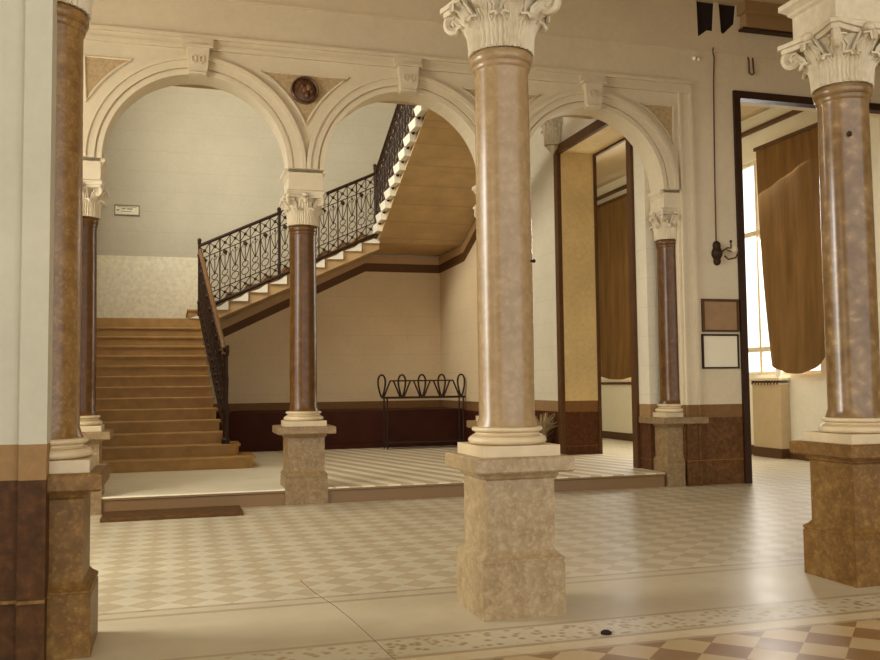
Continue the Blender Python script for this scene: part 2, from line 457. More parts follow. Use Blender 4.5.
# windows: frame and panes
def window(name, x, y0, y1, z0, z1, ny, nz, depth=.08):
    f = MB(); t = .07
    f.box(x, y0, z0, x+depth, y0+t, z1).box(x, y1-t, z0, x+depth, y1, z1)
    f.box(x, y0+t, z0, x+depth, y1-t, z0+t).box(x, y0+t, z1-t, x+depth, y1-t, z1)
    for i in range(1, ny): yy = y0+(y1-y0)*i/ny; f.box(x+.005, yy-.035, z0+t, x+depth-.005, yy+.035, z1-t)
    for zz in nz: f.box(x+.008, y0+t, zz-.05, x+depth-.008, y1-t, zz+.05)
    o = struct(f.build(name, 'trimstone'))
    MB().box(x+.03, y0+t, z0+t, x+.036, y1-t, z1-t).build('pane', 'glass', o)
    return o
window('window_1', -5.1, 6.75, 9.05, 1.0, 5.7, 2, (3.6,))
window('window_2', -5.1, 9.55, 11.85, 1.0, 5.7, 2, (3.6,))
window('window_3', -5.1, 1.0, 3.6, 1.0, 5.7, 2, (3.6,))
window('window_4', -1.9, 14.8, 18.4, 5.6, 8.8, 3, (7.2,))
window('window_5', 12.14, 14.75, 17.7, 1.7, 6.35, 3, (2.25, 4.78))
window('window_6', 12.14, 20.6, 24.1, 1.7, 6.35, 3, (2.25, 4.78))

# cornice band on the arcade wall that turns down at the right end
tm = MB()
tm.box(-5, YA-.05, 6.07, 7.77, YA+.01, 6.13).box(-5, YA-.03, 6.13, 7.77, YA+.01, 6.21).box(-5, YA-.07, 6.21, 7.77, YA+.01, 6.26)
tm.box(7.535, YA-.05, 0, 7.575, YA+.01, 6.07).box(7.575, YA-.03, 0, 7.725, YA+.01, 6.07).box(7.725, YA-.05, 0, 7.77, YA+.01, 6.07)
struct(tm.build('trim_4', 'wall_mid'))
# upper cornice that begins right of the recess
tu = MB().box(8.72, YA-.16, 7.20, 13.7, YA+.01, 7.42).box(8.66, YA-.22, 7.42, 13.7, YA+.01, 7.6)
struct(tu.build('trim_5', 'beam'))
struct(MB().box(8.68, YA-.14, 7.165, 13.7, YA+.01, 7.20).build('cornice_shadow', 'wooddark'))  # near-black strip drawn as the shadow beneath the upper cornice
struct(MB().box(-5, YA-.02, 6.78, 13.7, YA+.01, 6.81).build('trim_7', 'wall_mid'))

# stair hall painted bands and dados, plus a shade panel under the stairs
Z2 = 4.90
def band(z_off, th, mat, name, proud):
    b = MB()
    m = (4.39-2.85)/(4.43-1.239)
    za = 2.85+(.75-1.239)*m+z_off
    b.prism([(.75, za-th/2), (4.43, 4.39+z_off-th/2), (6.3, 4.39+z_off-th/2), (6.3, 4.39+z_off+th/2), (4.43, 4.39+z_off+th/2), (.75, za+th/2)], 'y', YB-proud, YB+.005)
    b.prism([(YB, 4.39+z_off-th/2), (19.2, 4.43+z_off-th/2), (17.6, 5.12+z_off-th/2), (17.6, 5.12+z_off+th/2), (19.2, 4.43+z_off+th/2), (YB, 4.39+z_off+th/2)], 'x', 6.3-proud, 6.305)
    struct(b.build(name, mat))
und = MB().prism([(.95, 1.2), (6.3, 1.2), (6.3, 4.32), (4.43, 4.32), (.95, 2.66)], 'y', YB-.012, YB+.005)  # thin sheet whose colour stands in for the stairs' shade on the wall
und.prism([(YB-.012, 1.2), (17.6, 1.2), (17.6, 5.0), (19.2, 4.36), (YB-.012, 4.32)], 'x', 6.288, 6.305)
struct(und.build('understair_shade', 'tan'))
band(0, .20, 'band', 'trim_8', .03)
band(.19, .18, 'stripe', 'trim_9', .045)
struct(MB().box(-1.6, YB-.02, 3.0, .62, YB+.005, 4.51).build('trim_10', 'landing_dado'))
struct(MB().box(.95, 19.42, ZP, 6.3, YB, 1.03).build('trim_11', 'dado_dark'))
struct(MB().box(.95, 19.38, ZP, 6.3, 19.42, ZP+.10).build('baseboard_back', 'dado_dark'))

# door frames
struct(MB().box(XS+.03, 15.93, ZP, XS+.72, 15.952, 6.05).box(XS+.03, 13.138, ZP, XS+.72, 13.16, 6.05).box(XS+.03, 13.16, 6.03, XS+.72, 15.93, 6.052).build('trim_14', 'reveal'))
def frame(name, mat, pts):
    b = MB()
    for a in pts: b.box(*a)
    return struct(b.build(name, mat))
frame('door_1', 'wood', [(XS-.05, 13.02, ZP, XS+.03, 13.17, 6.17), (XS-.05, 15.92, ZP, XS+.03, 16.08, 6.17), (XS-.05, 13.17, 6.0, XS+.03, 15.92, 6.17),
                         (XS+.72, 15.90, 0, XS+.78, 15.95, 6.05), (XS+.72, 13.14, 0, XS+.78, 13.19, 6.05), (XS+.72, 13.19, 5.99, XS+.78, 15.90, 6.05)])
frame('door_2', 'wooddark', [(8.535, YA-.05, 0, 8.645, YA+.12, 6.19), (8.645, YA-.05, 6.07, 11.7, YA+.12, 6.19), (11.7, YA-.05, 0, 11.81, YA+.12, 6.19)])

# ------------------------------------------------------------------ columns
def bell_r(s, rb, rt):            # bell radius, s 0..1
    return rb+(rt-rb)*(s**2.2)
def capital(root, z0, H, rb, ab, mat, nleaf=8):
    """Corinthian capital: bell, two rows of acanthus, corner volutes, hollow-sided abacus"""
    zb = z0+H*.84
    prof = [(rb*1.0, z0)]+[(bell_r(k/10, rb, ab*.80), z0+(zb-z0)*k/10) for k in range(1, 11)]
    cap = MB().lathe(prof, seg=28).build('capital', mat, root, True)
    lv = MB()
    for row, (n, hh, off, ww, cur) in enumerate(((nleaf, .50, PI/nleaf, .84, .50), (nleaf, .80, 0, .92, .52))):
        for k in range(n):
            a = 2*PI*k/n+off
            grid = []
            NS = 8
            for i in range(NS+1):
                s = i/NS
                h = hh*H*(math.sin(min(s, .86)/.86*PI/2) if s < .86 else 1-(s-.86)*1.3)
                rad = bell_r(min(h/(H*.84), 1), rb, ab*.80)+.030+rb*cur*max(0, s-.40)**1.5*2.0
                half = ww*PI*rb/n*(1.0-.15*s)*(1 if s < .75 else max(.28, 1-(s-.75)*2.9))
                half *= 1+.16*math.cos(i*PI)
                rowp = []
                for j in range(-4, 5):
                    t = j/4
                    rr = rad-.20*half*t*t+.035*ab*(1 if j % 2 == 0 else -.4)*(1-.3*s)
                    x, y = rr, half*t*1.05
                    rowp.append((x*math.cos(a)-y*math.sin(a), x*math.sin(a)+y*math.cos(a), z0+h))
                grid.append(rowp)
            lv.solid(grid, .018)
    lv.build('acanthus_leaves', mat, cap, True)
    for k in range(4):
        a = PI/4+k*PI/2
        v = MB(); pts = []; rr = []
        R = ab*.22; cx = ab*1.02; cz = zb-R*.75
        for i in range(8):        # stalk rising from the bell
            s = i/7; pts.append((bell_r(.35+.3*s, rb, ab*.8)+.02+(cx-R*.2-rb*1.1)*s**2*.75, z0+H*(.38+.36*s))); rr.append((.022+.016*s)*ab/.36)
        for i in range(22):
            t = PI*.62-i*PI*.125
            q = R*(1-.038*i); pts.append((cx+q*math.cos(t), cz+q*math.sin(t))); rr.append(.036*(1-.02*i)*(ab/.36))
        v.tube([(p[0]*math.cos(a), p[0]*math.sin(a), p[1]) for p in pts], rr, 6)
        v.sphere((cx*math.cos(a), cx*math.sin(a), cz), R*.34)
        v.build('volute', mat, cap, True)
    fl = MB()
    for k in range(4):
        a = k*PI/2; fl.sphere((ab*.86*math.cos(a), ab*.86*math.sin(a), z0+H*.91), ab*.15, .8)
        for d in (-1, 1):
            fl.tube([((rb+.03+.10*ab*s*3)*math.cos(a+d*(.42-.2*s)), (rb+.03+.10*ab*s*3)*math.sin(a+d*(.42-.2*s)), z0+H*(.45+.38*s)) for s in (0, .3, .6, .9, 1)], .014, 5)
    fl.build('fleuron', mat, cap, True)
    # abacus with hollow sides
    def outline(h, hollow):
        pts = []
        for k in range(4):
            a = PI/4+k*PI/2
            c = Vector((h*1.414*math.cos(a), h*1.414*math.sin(a)))
            c2 = Vector((h*1.414*math.cos(a+PI/2), h*1.414*math.sin(a+PI/2)))
            e = (c2-c).normalized()
            inw = -(c+c2).normalized()
            A, B = c+e*h*.12, c2-e*h*.12
            for i in range(9):
                s = i/8; q = A.lerp(B, s)+inw*hollow*math.sin(PI*s); pts.append((q.x, q.y))
        return pts
    MB().prism(outline(ab*.94, ab*.16), 'z', zb-.005, z0+H*.92).prism(outline(ab, ab*.15), 'z', z0+H*.92, z0+H).build('abacus', mat, cap)
    return cap

def base_mould(mb, z0, z1, r0, r1):
    H = z1-z0
    pr = []
    for k in range(7): t = -PI/2+PI*k/6; pr.append((r0-.30*H+.30*H*math.cos(t), z0+.24*H+.24*H*math.sin(t)))
    pr += [(r0-.24*H, z0+.52*H), (r0-.42*H, z0+.60*H), (r0-.44*H, z0+.66*H), (r0-.34*H, z0+.72*H)]
    for k in range(7): t = -PI/2+PI*k/6; pr.append((r0-.36*H+.14*H*math.cos(t), z0+.85*H+.13*H*math.sin(t)))
    pr += [(r1+.012, z1)]
    mb.lathe(pr, seg=40)

def column(name, label, x, y, spec, group=None):
    root = thing(name, label, 'column', (x, y, 0), 0, group)
    zc, zt = spec['cap0'], spec['cap1']
    bh, dh, ch = spec['base_h'], spec['die_h'], spec['cap_h']
    ped = MB().box(-dh, -dh, .43, dh, dh, zc).build('pedestal', spec['pm'], root)
    MB().sqlathe([(bh, 0), (bh, .355), (bh-.006, .362), (bh-.006, .372), (bh, .378), (bh, .392), (dh+.02, .415), (dh+.012, .425), (dh, .44)]).build('pedestal_base', spec['pm'], ped)
    MB().sqlathe([(dh, zc-.045), (dh+.02, zc-.03), (dh+.025, zc), (ch-.012, zc+.006), (ch, zc+.02), (ch, zt-.012), (ch-.012, zt)]).build('pedestal_cap', spec['pm'], ped)
    pl = spec['pl_h']; zp = spec['pl1']; zb = spec['b1']; r0, r1 = spec['r0'], spec['r1']
    b = MB().box(-pl, -pl, zt, pl, pl, zp); base_mould(b, zp, zb, pl*.99, r0)
    b.build('column_base', 'base', root, True)
    zk = spec['k0']
    sh = [(r0+.022, zb), (r0+.012, zb+.03), (r0, zb+.07)]
    for k in range(1, 9):
        s = k/8; sh.append((r0+(r1-r0)*s+.004*math.sin(PI*s), zb+.07+(zk-.16-zb-.07)*s))
    sh += [(r1+.004, zk-.12)]
    so = MB().lathe(sh, seg=48).build('shaft', spec['sm'], root, True)
    a = spec.get('ast', .035)
    MB().lathe([(r1+.002, zk-.13), (r1+a*.35, zk-.12), (r1+a*.5, zk-.1), (r1+a*.45, zk-.085), (r1+a*.8, zk-.075), (r1+a, zk-.05), (r1+a, zk-.03), (r1+a*.6, zk-.006), (r1, zk)], seg=48).build('astragal', spec['sm'], so, True)
    capital(root, zk, spec['k1']-zk, r1*.97, spec['ab'], spec['cm'])
    ib, im = spec['ib'], spec['im']; k1 = spec['k1']; zi = spec['i1']
    MB().sqlathe([(ib+.02, k1-.002), (ib+.02, k1+.03), (ib, k1+.045), (ib, zi-.12), (ib+(im-ib)*.3, zi-.10), (ib+(im-ib)*.4, zi-.08), (im*.97, zi-.05), (im, zi-.045), (im, zi)]).build('impost_block', spec['cm'], root)
    return root

A = dict(base_h=.285, die_h=.25, cap_h=.385, cap0=.935, cap1=1.045, pl_h=.275, pl1=1.115, b1=1.245, r0=.186, r1=.176,
         k0=3.80, k1=4.24, ab=.285, ib=.235, im=.285, i1=4.545, pm='pedestal_mid', sm='shaft_dark', cm='trimstone', ast=.02)
c2 = column('arcade_column', 'dark arcade column standing between the first two arches, right of the stairs', CX[1], YC, A, 'columns carrying the arcade')
for x, l in ((CX[0], 'dark engaged half column at the far left end of the arcade, beside the bottom of the stairs'),
             (CX[2], 'dark arcade column hidden behind the pale foreground column'),
             (CX[3], 'dark engaged half column at the right end of the arcade, next to the pier with the wall lamp')):
    c = dup(c2); c.location.x = x; c['label'] = l
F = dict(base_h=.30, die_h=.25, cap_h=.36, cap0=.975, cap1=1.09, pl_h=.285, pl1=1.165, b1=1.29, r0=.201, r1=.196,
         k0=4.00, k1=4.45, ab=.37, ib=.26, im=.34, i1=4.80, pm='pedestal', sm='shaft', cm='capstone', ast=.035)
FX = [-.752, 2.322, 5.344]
column('free_column', 'marble column in a pale lit tone on a tall square pedestal, standing free in the centre foreground', FX[1], YR, F, 'large columns of the hall')
F2 = dict(F, pm='pedestal_dark', sm='shaft_mid')
cr = column('free_column', 'polished brown marble column with a pale leafy capital, cut by the right edge of the photo', FX[2], YR, F2, 'large columns of the hall')
F3 = dict(F, pm='pedestal_dark', sm='shaft_brown')
column('engaged_column', 'mottled brown column built against the pier at the left edge of the photo', FX[0], YR, F3, 'large columns of the hall')
# iron pegs in the shafts
def peg(x, y, z, ang, r, label):
    d = Vector((math.cos(ang), math.sin(ang), 0)); c = Vector((x, y, z))+d*.19
    t = MB().tube([c, c+d*.03], r*.7, 10).sphere(tuple(c+d*.035), r, 1)
    tag(t.build('iron_peg', 'iron', None, True), label, 'peg')
peg(FX[2], YR, 3.57, math.atan2(-.17, -.10), .022, 'small dark iron peg high on the shaft of the right-hand column')
peg(FX[1], YR, 2.47, math.atan2(-.13, .15), .014, 'tiny dark peg halfway up the pale centre column')

# ------------------------------------------------------------------ arch mouldings, keystones, spandrels
def ring(mb, ax, y0, y1, r0, r1, a0=0, a1=PI, n=48):
    A_, B_ = [], []
    for k in range(n+1):
        t = a0+(a1-a0)*k/n; A_.append((ax+r0*math.cos(t), ZS+r0*math.sin(t))); B_.append((ax+r1*math.cos(t), ZS+r1*math.sin(t)))
    pts = [[mb.bm.verts.new((p[0], y, p[1])) for p in L] for L, y in ((A_, y0), (B_, y0), (B_, y1), (A_, y1))]
    for q in range(4):
        a, b = pts[q], pts[(q+1) % 4]
        for k in range(n): mb.bm.faces.new((a[k], a[k+1], b[k+1], b[k]))
    for k in (0, n): mb.bm.faces.new([pts[q][k] for q in range(4)])
for i, (ax, lab) in enumerate(zip(AX, ('left arch over the stairs', 'middle arch in front of the rising flight', 'right arch in front of the side doorway'))):
    m = MB()
    ring(m, ax, YA-.035, YA+.001, RI-.012, RI+.05); ring(m, ax, YA-.012, YA+.001, RI+.05, RI+.075)
    ring(m, ax, YA-.05, YA+.001, RI+.075, RI+.175); ring(m, ax, YA-.072, YA+.001, RI+.175, RO-.002)
    tag(m.build('archivolt', 'wall_mid', None, True), 'stepped plaster moulding around the '+lab, 'arch moulding', 'mouldings of the three arches')
    k = thing('keystone', 'carved scroll keystone at the top of the '+lab, 'keystone', (ax, YA, 0), 0, 'keystones of the three arches')
    MB().prism([(-.115, 5.70), (.115, 5.70), (.15, 6.08), (-.15, 6.08)], 'y', -.14, .02).build('block', 'trimstone', k)
    MB().box(-.19, -.17, 6.06, .19, .02, 6.09).box(-.20, -.10, 6.09, .20, .02, 6.20).build('keystone_cap', 'trimstone', k)
    for dx in (-.05, .05):
        s = MB(); s.tube([(dx+.03*math.cos(t), -.15, 5.90+.05*math.sin(t)) for t in [2*PI*q/12 for q in range(12)]], .009, 5, True)
        s.build('scroll', 'trimstone', k, True)
    s = MB(); s.tube([(-.1, -.145, 5.72), (0, -.16, 5.715), (.1, -.145, 5.72)], .018, 6)
    s.build('roll_moulding', 'trimstone', k, True)
def spandrel(poly, label):
    t = thing('spandrel_panel', label, 'panel', (0, 0, 0), 0, 'panels between the arches')
    cx = sum(p[0] for p in poly)/len(poly); cz = sum(p[1] for p in poly)/len(poly)
    MB().prism(poly, 'y', YA-.008, YA+.001).build('panel', M['stipple'], t, label='darker stippled field')
    f = MB(); f.tube([(p[0], YA-.012, p[1]) for p in poly], .018, 5, True); f.build('moulding', 'wall_mid', t)
def sp_pts(a0, a1, r=1.56, zt=5.86):
    xm = (a0+a1)/2; L, R_ = [], []
    t0 = math.asin((zt-ZS)/r); t1 = math.acos((xm-a0)/r)
    for k in range(9):
        t = t0+(t1-t0)*k/8; L.append((a0+r*math.cos(t), ZS+r*math.sin(t)))
    R_ = [(2*xm-p[0], p[1]) for p in L[::-1]][1:]
    return L+R_
spandrel(sp_pts(AX[0], AX[1]), 'triangular stippled panel between left and middle arch, behind the dark medallion')
spandrel(sp_pts(AX[1], AX[2]), 'triangular stippled panel between middle and right arch, behind the pale column')
tri = [(p[0], p[1]) for p in sp_pts(AX[2], AX[2]+SP)]; xm = AX[2]+SP/2
tri = [p for p in tri if p[0] <= xm-.03]; tri.append((xm-.03, 5.86))
spandrel(tri, 'half triangle panel above the right end of the right arch')
spandrel([(2*AX[0]-(p[0]-AX[2]+AX[0]), p[1]) for p in tri], 'half triangle panel above the left end of the left arch')
md = thing('medallion', 'round dark relief medallion on the wall between left and middle arch', 'medallion', (1.736, YA-.01, 5.632))
def disc(r0, d0, steps):
    b = MB(); b.lathe(steps, seg=36)
    for v in b.bm.verts: v.co = Vector((v.co.x, -v.co.z, v.co.y))
    return b
disc(0, 0, [(.165, 0), (.165, .02), (.13, .035), (.06, .045), (.01, .048)]).build('disc', 'medallion', md, True)
disc(0, 0, [(.160, 0), (.190, 0), (.190, .045), (.175, .06), (.160, .045), (.160, 0)]).build('rim', 'medallion', md, True)
rl = MB()
for (x, z, r) in ((.05, .03, .05), (.09, -.02, .035), (.0, .0, .045), (.03, -.07, .04), (-.03, .05, .03)): rl.sphere((x, -.05, z), r, 1.2, 8)
rl.build('relief', 'medallion', md, True)

# ------------------------------------------------------------------ stairs
# first flight: 14 brown steps, the two lowest longer with rounded ends
T1, R1, Y1, ZL = .29, .1985, 15.6, 2.997
f1 = thing('stair_flight', 'broad flight of brown steps rising away from the viewer under the left arch', 'stairs', (0, Y1, ZP), 0, 'flights of the staircase')
ends = [1.36, 1.13, .86, .82, .78, .74, .72, .70, .68, .66, .64, .62, .60, .585]
def stepbox(x0, x1, y0, y1, z0, z1, rnd):
    pts = [(x0, y0), (x1-rnd, y0)]
    if rnd:
        for k in range(1, 9): t = -PI/2+PI/2*k/8; pts.append((x1-rnd+rnd*math.cos(t), y0+rnd+rnd*math.sin(t)))
    else: pts.append((x1, y0))
    pts += [(x1, y1), (x0, y1)]
    return pts
for i in range(14):
    y = i*T1; zt = R1*(i+1); yb = YF+.0-Y1 if i < 13 else YF-Y1
    rnd = .22 if i < 2 else 0
    yend = 1.1 if i < 2 else min(y+T1+.06, YF-Y1)
    if i == 13: yend = YF-Y1
    z0 = 0 if i < 2 else zt-R1-.12
    b = MB()
    if yend-y > .02:
        b.prism(stepbox(-1.595, ends[i], y+.035, yend, 0, 0, rnd), 'z', z0, zt-.05)
        b.prism(stepbox(-1.595, ends[i]+.03, y+.012, yend, 0, 0, rnd), 'z', zt-.05, zt-.012).prism(stepbox(-1.595, ends[i]+.018, y, yend, 0, 0, rnd), 'z', zt-.038, zt-.012)
        b.prism(stepbox(-1.595, ends[i]+.018, y+.012, yend, 0, 0, rnd), 'z', zt-.014, zt)
        b.prism([(y, zt-.0125), (y+.0125, zt), (y+.0125, zt-.0125)], 'x', -1.595, ends[i]-rnd)
    else:
        b.box(-1.595, y-.0, z0, ends[i], y+.05, zt)
    b.build('step', 'step', f1, False)
# closed side of the first flight
MB().prism([(1.1, 0), (YF-Y1, 0), (YF-Y1, R1*12.2-.1), (.9, R1*1.9)], 'x', .50, .57).build('stringer', 'step_face', f1)
ld = thing('stair_landing', 'first landing at the top of the broad flight, below the small wall notice', 'landing', (0, YF, ZL), 0, 'landings of the staircase')
MB().box(-1.595, 0, -.05, .60, YB-YF-.025, 0).box(-1.595, .03, -.3, .60, YB-YF-.025, -.05).build('slab', 'step', ld)
MB().box(-1.595, .0, -ZL+ZP, .60, .06, -.3).build('support_wall', 'step_face', ld)
# second flight, rising to the right along the rear wall
f2 = thing('stair_flight', 'narrower flight rising to the right along the rear wall, with white step ends', 'stairs', (.335, YF, 3.0), 0, 'flights of the staircase')
T2, R2 = .405, .188
for k in range(10):
    x = T2*k; zt = R2*(k+1)+.0
    s = MB().box(x, .02, zt-R2, x+T2+(.03 if k < 9 else 0), YB-YF-.005, zt-.04).box(x-.025, .0, zt-.04, x+T2, YB-YF-.005, zt).build('step', 'step', f2)
    MB().prism([(x+.03, zt-R2), (x+T2-.005, zt-R2), (x+T2-.005, zt-.005), (x+T2-.05, zt-.02), (x+T2*.6, zt-R2*.55)], 'y', -.035, .0).build('step_end', 'marble_white', s, label='white marble step end')
m2 = R2/T2
MB().prism([(0, -.02), (T2, 0.0)]+[p for k in range(1, 10) for p in ((T2*k, R2*k), (T2*(k+1), R2*k))]+[(T2*10, R2*9-.12), (T2*10-.2, R2*9-.2), (.0, -.26)], 'y', .03, YB-YF-.05).build('soffit', 'soffit', f2)
l2 = thing('stair_landing', 'upper landing where the stairs turn towards the viewer', 'landing', (4.385, YF, Z2), 0, 'landings of the staircase')
MB().box(-.02, .0, -.05, 1.91, YB-YF-.005, 0).box(0, .02, -.18, 1.91, YB-YF-.005, -.05).build('slab', 'soffit', l2)
# third flight, rising towards the viewer
f3 = thing('stair_flight', 'upper flight climbing towards the viewer, seen from below with a boarded soffit', 'stairs', (4.33, YF, Z2), 0, 'flights of the staircase')
T3, R3 = .41, .1717
for k in range(12):
    y = -T3*k; zt = R3*(k+1)
    s = MB().box(.03, y-T3-.0, zt-R3, 1.964, y, zt-.04).box(.0, y-T3, zt-.04, 1.964, y+.025, zt).build('step', 'step', f3)
    MB().prism([(y+.10, zt+.0), (y-T3+.0, zt+.0), (y-T3-.02, zt-R3+.0), (y-T3*.1, zt-R3*1.05)], 'x', -.10, .03).build('step_end', 'marble_white', s, label='white marble step end')
so = [(0.0, -.17)]+[(0, 0)]+[p for k in range(0, 12) for p in ((-T3*k, R3*k), (-T3*(k+1), R3*k))]+[(-T3*12, R3*11-.2)]
so = [(0.0, -.17), (0, 0)]+[p for k in range(12) for p in ((-T3*(k+.999), R3*k), (-T3*(k+.9995), R3*(k+1) if k < 11 else R3*k+.01))]+[(-T3*12, R3*11-.02)]
MB().prism([(0, -.17), (0, -.01), (-T3*12, R3*12-.02-R3), (-T3*12, R3*12-.17)], 'x', .02, 1.964).build('soffit', 'soffit', f3)

# ------------------------------------------------------------------ iron railings
_b = MB().sphere((0, 0, 0), .034, 1, 8).build('rosette', 'iron'); ROSETTE = _b.data; bpy.data.objects.remove(_b)
def railing(label, P0, d, m, L, nb, vtop=1.35, newels=(), rail_r=.035, skip_end=False, thick=1.0, railmat='iron', ball=True):
    """wrought-iron balustrade along a slope: u runs along d, v is vertical above the sloping base line"""
    root = thing('stair_railing', label, 'railing', P0, 0, 'iron stair railings')
    d = Vector(d).normalized()
    def P(u, v): return (d.x*u, d.y*u, m*u+v)
    hr = MB(); hr.tube([P(0, vtop), P(L*.5, vtop), P(L, vtop)], rail_r, 8); hr.build('handrail', railmat, root, True)
    MB().tube([P(0, 0), P(L, 0)], .038*thick, 6).build('bottom_rail', 'iron', root)
    for v in (.27, 1.06): MB().tube([P(0, v), P(L, v)], .011*thick, 5).build('middle_rail', 'iron', root)
    bw = L/nb
    for k in range(nb+1):
        r = .016 if k % 2 == 0 else .011
        MB().tube([P(k*bw, 0), P(k*bw, vtop)], r*thick, 5).build('baluster', 'iron', root)
    for k in range(nb):
        u0 = k*bw; c = u0+bw/2
        pm = MB(); r = .0085*thick
        for va, vb in ((.05, .26), (1.08, vtop-.03)):
            pm.tube([P(u0, va), P(u0+bw, vb)], r, 4).tube([P(u0, vb), P(u0+bw, va)], r, 4)
        h = bw*.36
        for vc, hh in ((.42, h), (.42+h*2.05, h*.8)):      # rings standing on one another
            pm.tube([P(c+hh*math.cos(2*PI*q/12), vc+hh*math.sin(2*PI*q/12)) for q in range(12)], r, 4, True)
        pm.tube([P(c, .27), P(c, .42-h)], r, 4)
        for sg in (-1, 1):                                 # fan of leaves above the rings
            pm.tube([P(c, .42+h*2.6), P(c+sg*bw*.30, .80), P(c+sg*bw*.42, .92), P(c+sg*bw*.24, .99), P(c+sg*bw*.1, .92)], r, 4)
        pm.tube([P(c, .42+h*2.6), P(c, 1.06)], r, 4)
        po = pm.build('scroll_panel', 'iron', root, True)
        for vc, kk in ((.155, 1), (1.20, 1.05), (1.0, 1.4 if k % 2 == 0 else .7)):
            ro = bpy.data.objects.new('rosette', ROSETTE); COL.objects.link(ro); ro.parent = po
            ro.location = P(c, vc); ro.scale = (kk*thick,)*3
    for (u, v0, v1) in newels:
        n = MB(); p = P(u, 0)
        x, y, z = p
        n.lathe([(.034, z+v0), (.034, z+v0+.25), (.05, z+v0+.28), (.028, z+v0+.34), (.03, z+v1-.3), (.045, z+v1-.26), (.03, z+v1-.2), (.03, z+v1-.02), (.045, z+v1), (.02, z+v1+.03)], (x, y), 10)
        n.sphere((x, y, z+v1+.06), .045, 1.1)
        n.build('newel_post', 'iron', root, True)
    return root
# base line of flight two: through the lower right corners of the white ends
railing('ornate dark iron railing of the flight along the rear wall, rising left to right',
        (.55, YF-.03, 3.165), (1, 0, 0), .4605, 3.74, 18, 1.35, newels=((0, -.12, 1.40), (1.64, -.05, 1.37), (3.74, -.1, 1.46)))
railing('dark iron railing of the upper flight, climbing steeply to the top of the middle arch',
        (4.30, YF-.06, 4.92), (0, -1, 0), R3/T3, 4.85, 22, 1.33, newels=((0, -.1, 1.36),))
r1 = railing('steep iron railing along the right side of the broad brown flight',
        (.90, 16.04, .86), (-.335, 3.30, 0), .684, 3.32, 16, 1.28, rail_r=.045, thick=1.15, railmat='rail')
nw = MB().lathe([(.07, 0), (.07, .08), (.05, .1), (.05, .5), (.07, .53), (.085, .57), (.07, .63), (.045, .68), (.04, .75), (.05, 1.1), (.04, 1.2), (.04, 1.5), (.055, 1.53), (.03, 1.57)], seg=14)
nw.sphere((0, 0, 1.62), .06, 1)
nw.tube([(0, -.02, 1.52), (.01, -.14, 1.50), (.02, -.22, 1.56), (.02, -.2, 1.66), (.02, -.12, 1.66), (.02, -.10, 1.6)], .028, 8)
nn = nw.build('newel_post', 'iron', r1, True); nn.location = (0.0, -.06, .615-.86)

# ------------------------------------------------------------------ iron stand below the stairs
st = thing('iron_stand', 'low dark iron stand with drop-shaped loops against the dark dado under the stairs', 'stand', (4.36, 19.16, ZP))
W_ = 1.80; zb = 1.09
for name, yy in (('front_bar', 0), ('back_bar', -.30)):
    b = MB().tube([(0, yy, zb), (W_, yy, zb)], .022, 8)
    if yy == 0: b.tube([(.18, 0, zb+.36), (W_-.18, 0, zb+.36)], .018, 6)
    b.build(name, 'iron', st)
for k in range(5):
    x = .0+W_*k/4
    pts = []
    for q in range(21):
        t = -PI/2+2*PI*q/20
        wdt = .11*math.cos(t)*(.35+.65*(math.sin(t)+1)/2)
        pts.append((x+wdt, 0, zb+.25+.24*math.sin(t)))
    MB().tube(pts, .021, 6).build('loop', 'iron', st, True)
for k in range(4):
    x = W_*k/4; d = W_/4
    MB().tube([(x+.04, 0, zb), (x+d*.42, 0, zb+.36)], .019, 6).tube([(x+d*.58, 0, zb+.36), (x+d-.04, 0, zb)], .019, 6).build('brace', 'iron', st)
for x in (.05, W_-.05):
    for yy in (0, -.3): MB().tube([(x, yy, zb), (x, yy, 0)], .018, 6).build('leg', 'iron', st)
    MB().tube([(x, -.3, zb), (x, 0, zb)], .016, 6).build('side_bar', 'iron', st)
MB().box(.05, -.32, .12, W_-.05, .02, .15).build('tray', 'iron', st)

# ------------------------------------------------------------------ small things on the walls
sg = thing('wall_notice', 'small framed notice on the pale wall above the first landing', 'sign', (-.96, YB-.005, 5.53))
MB().box(-.25, -.02, -.11, .25, 0, .11).build('panel', 'landing_dado', sg)
MB().box(-.265, -.03, .095, .265, 0, .12).box(-.265, -.03, -.12, .265, 0, -.095).box(-.265, -.03, -.095, -.245, 0, .095).box(.245, -.03, -.095, .265, 0, .095).build('frame', 'ink', sg)
tx = MB()
for (a, b_, z, h) in ((-.22, -.17, 0, .03), (-.11, -.03, .035, .02), (.0, .12, .03, .025), (-.12, .1, -.03, .012), (-.2, .2, .075, .012)):
    tx.box(a, -.024, z-h/2, b_, -.019, z+h/2)
tx.build('lettering', 'ink', sg)

p1 = thing('picture_frame', 'brown framed print on the right pier, upper of two', 'picture', (8.18, YA-.002, 2.60), 0, 'frames on the right pier')
MB().box(-.29, -.025, -.22, .29, 0, .22).build('print', 'paperbrown', p1)
MB().box(-.325, -.04, .22, .325, 0, .26).box(-.325, -.04, -.25, .325, 0, -.22).box(-.325, -.04, -.22, -.29, 0, .22).box(.29, -.04, -.22, .325, 0, .22).build('frame', 'wood', p1)
p2 = thing('picture_frame', 'white paper notice in a thin dark frame on the right pier, lower of two', 'picture', (8.165, YA-.002, 2.045), 0, 'frames on the right pier')
MB().box(-.30, -.02, -.24, .30, 0, .24).build('notice', 'paper', p2)
MB().box(-.325, -.035, .24, .325, 0, .27).box(-.325, -.035, -.265, .325, 0, -.24).box(-.325, -.035, -.24, -.30, 0, .24).box(.30, -.035, -.24, .325, 0, .24).build('frame', 'wooddark', p2)

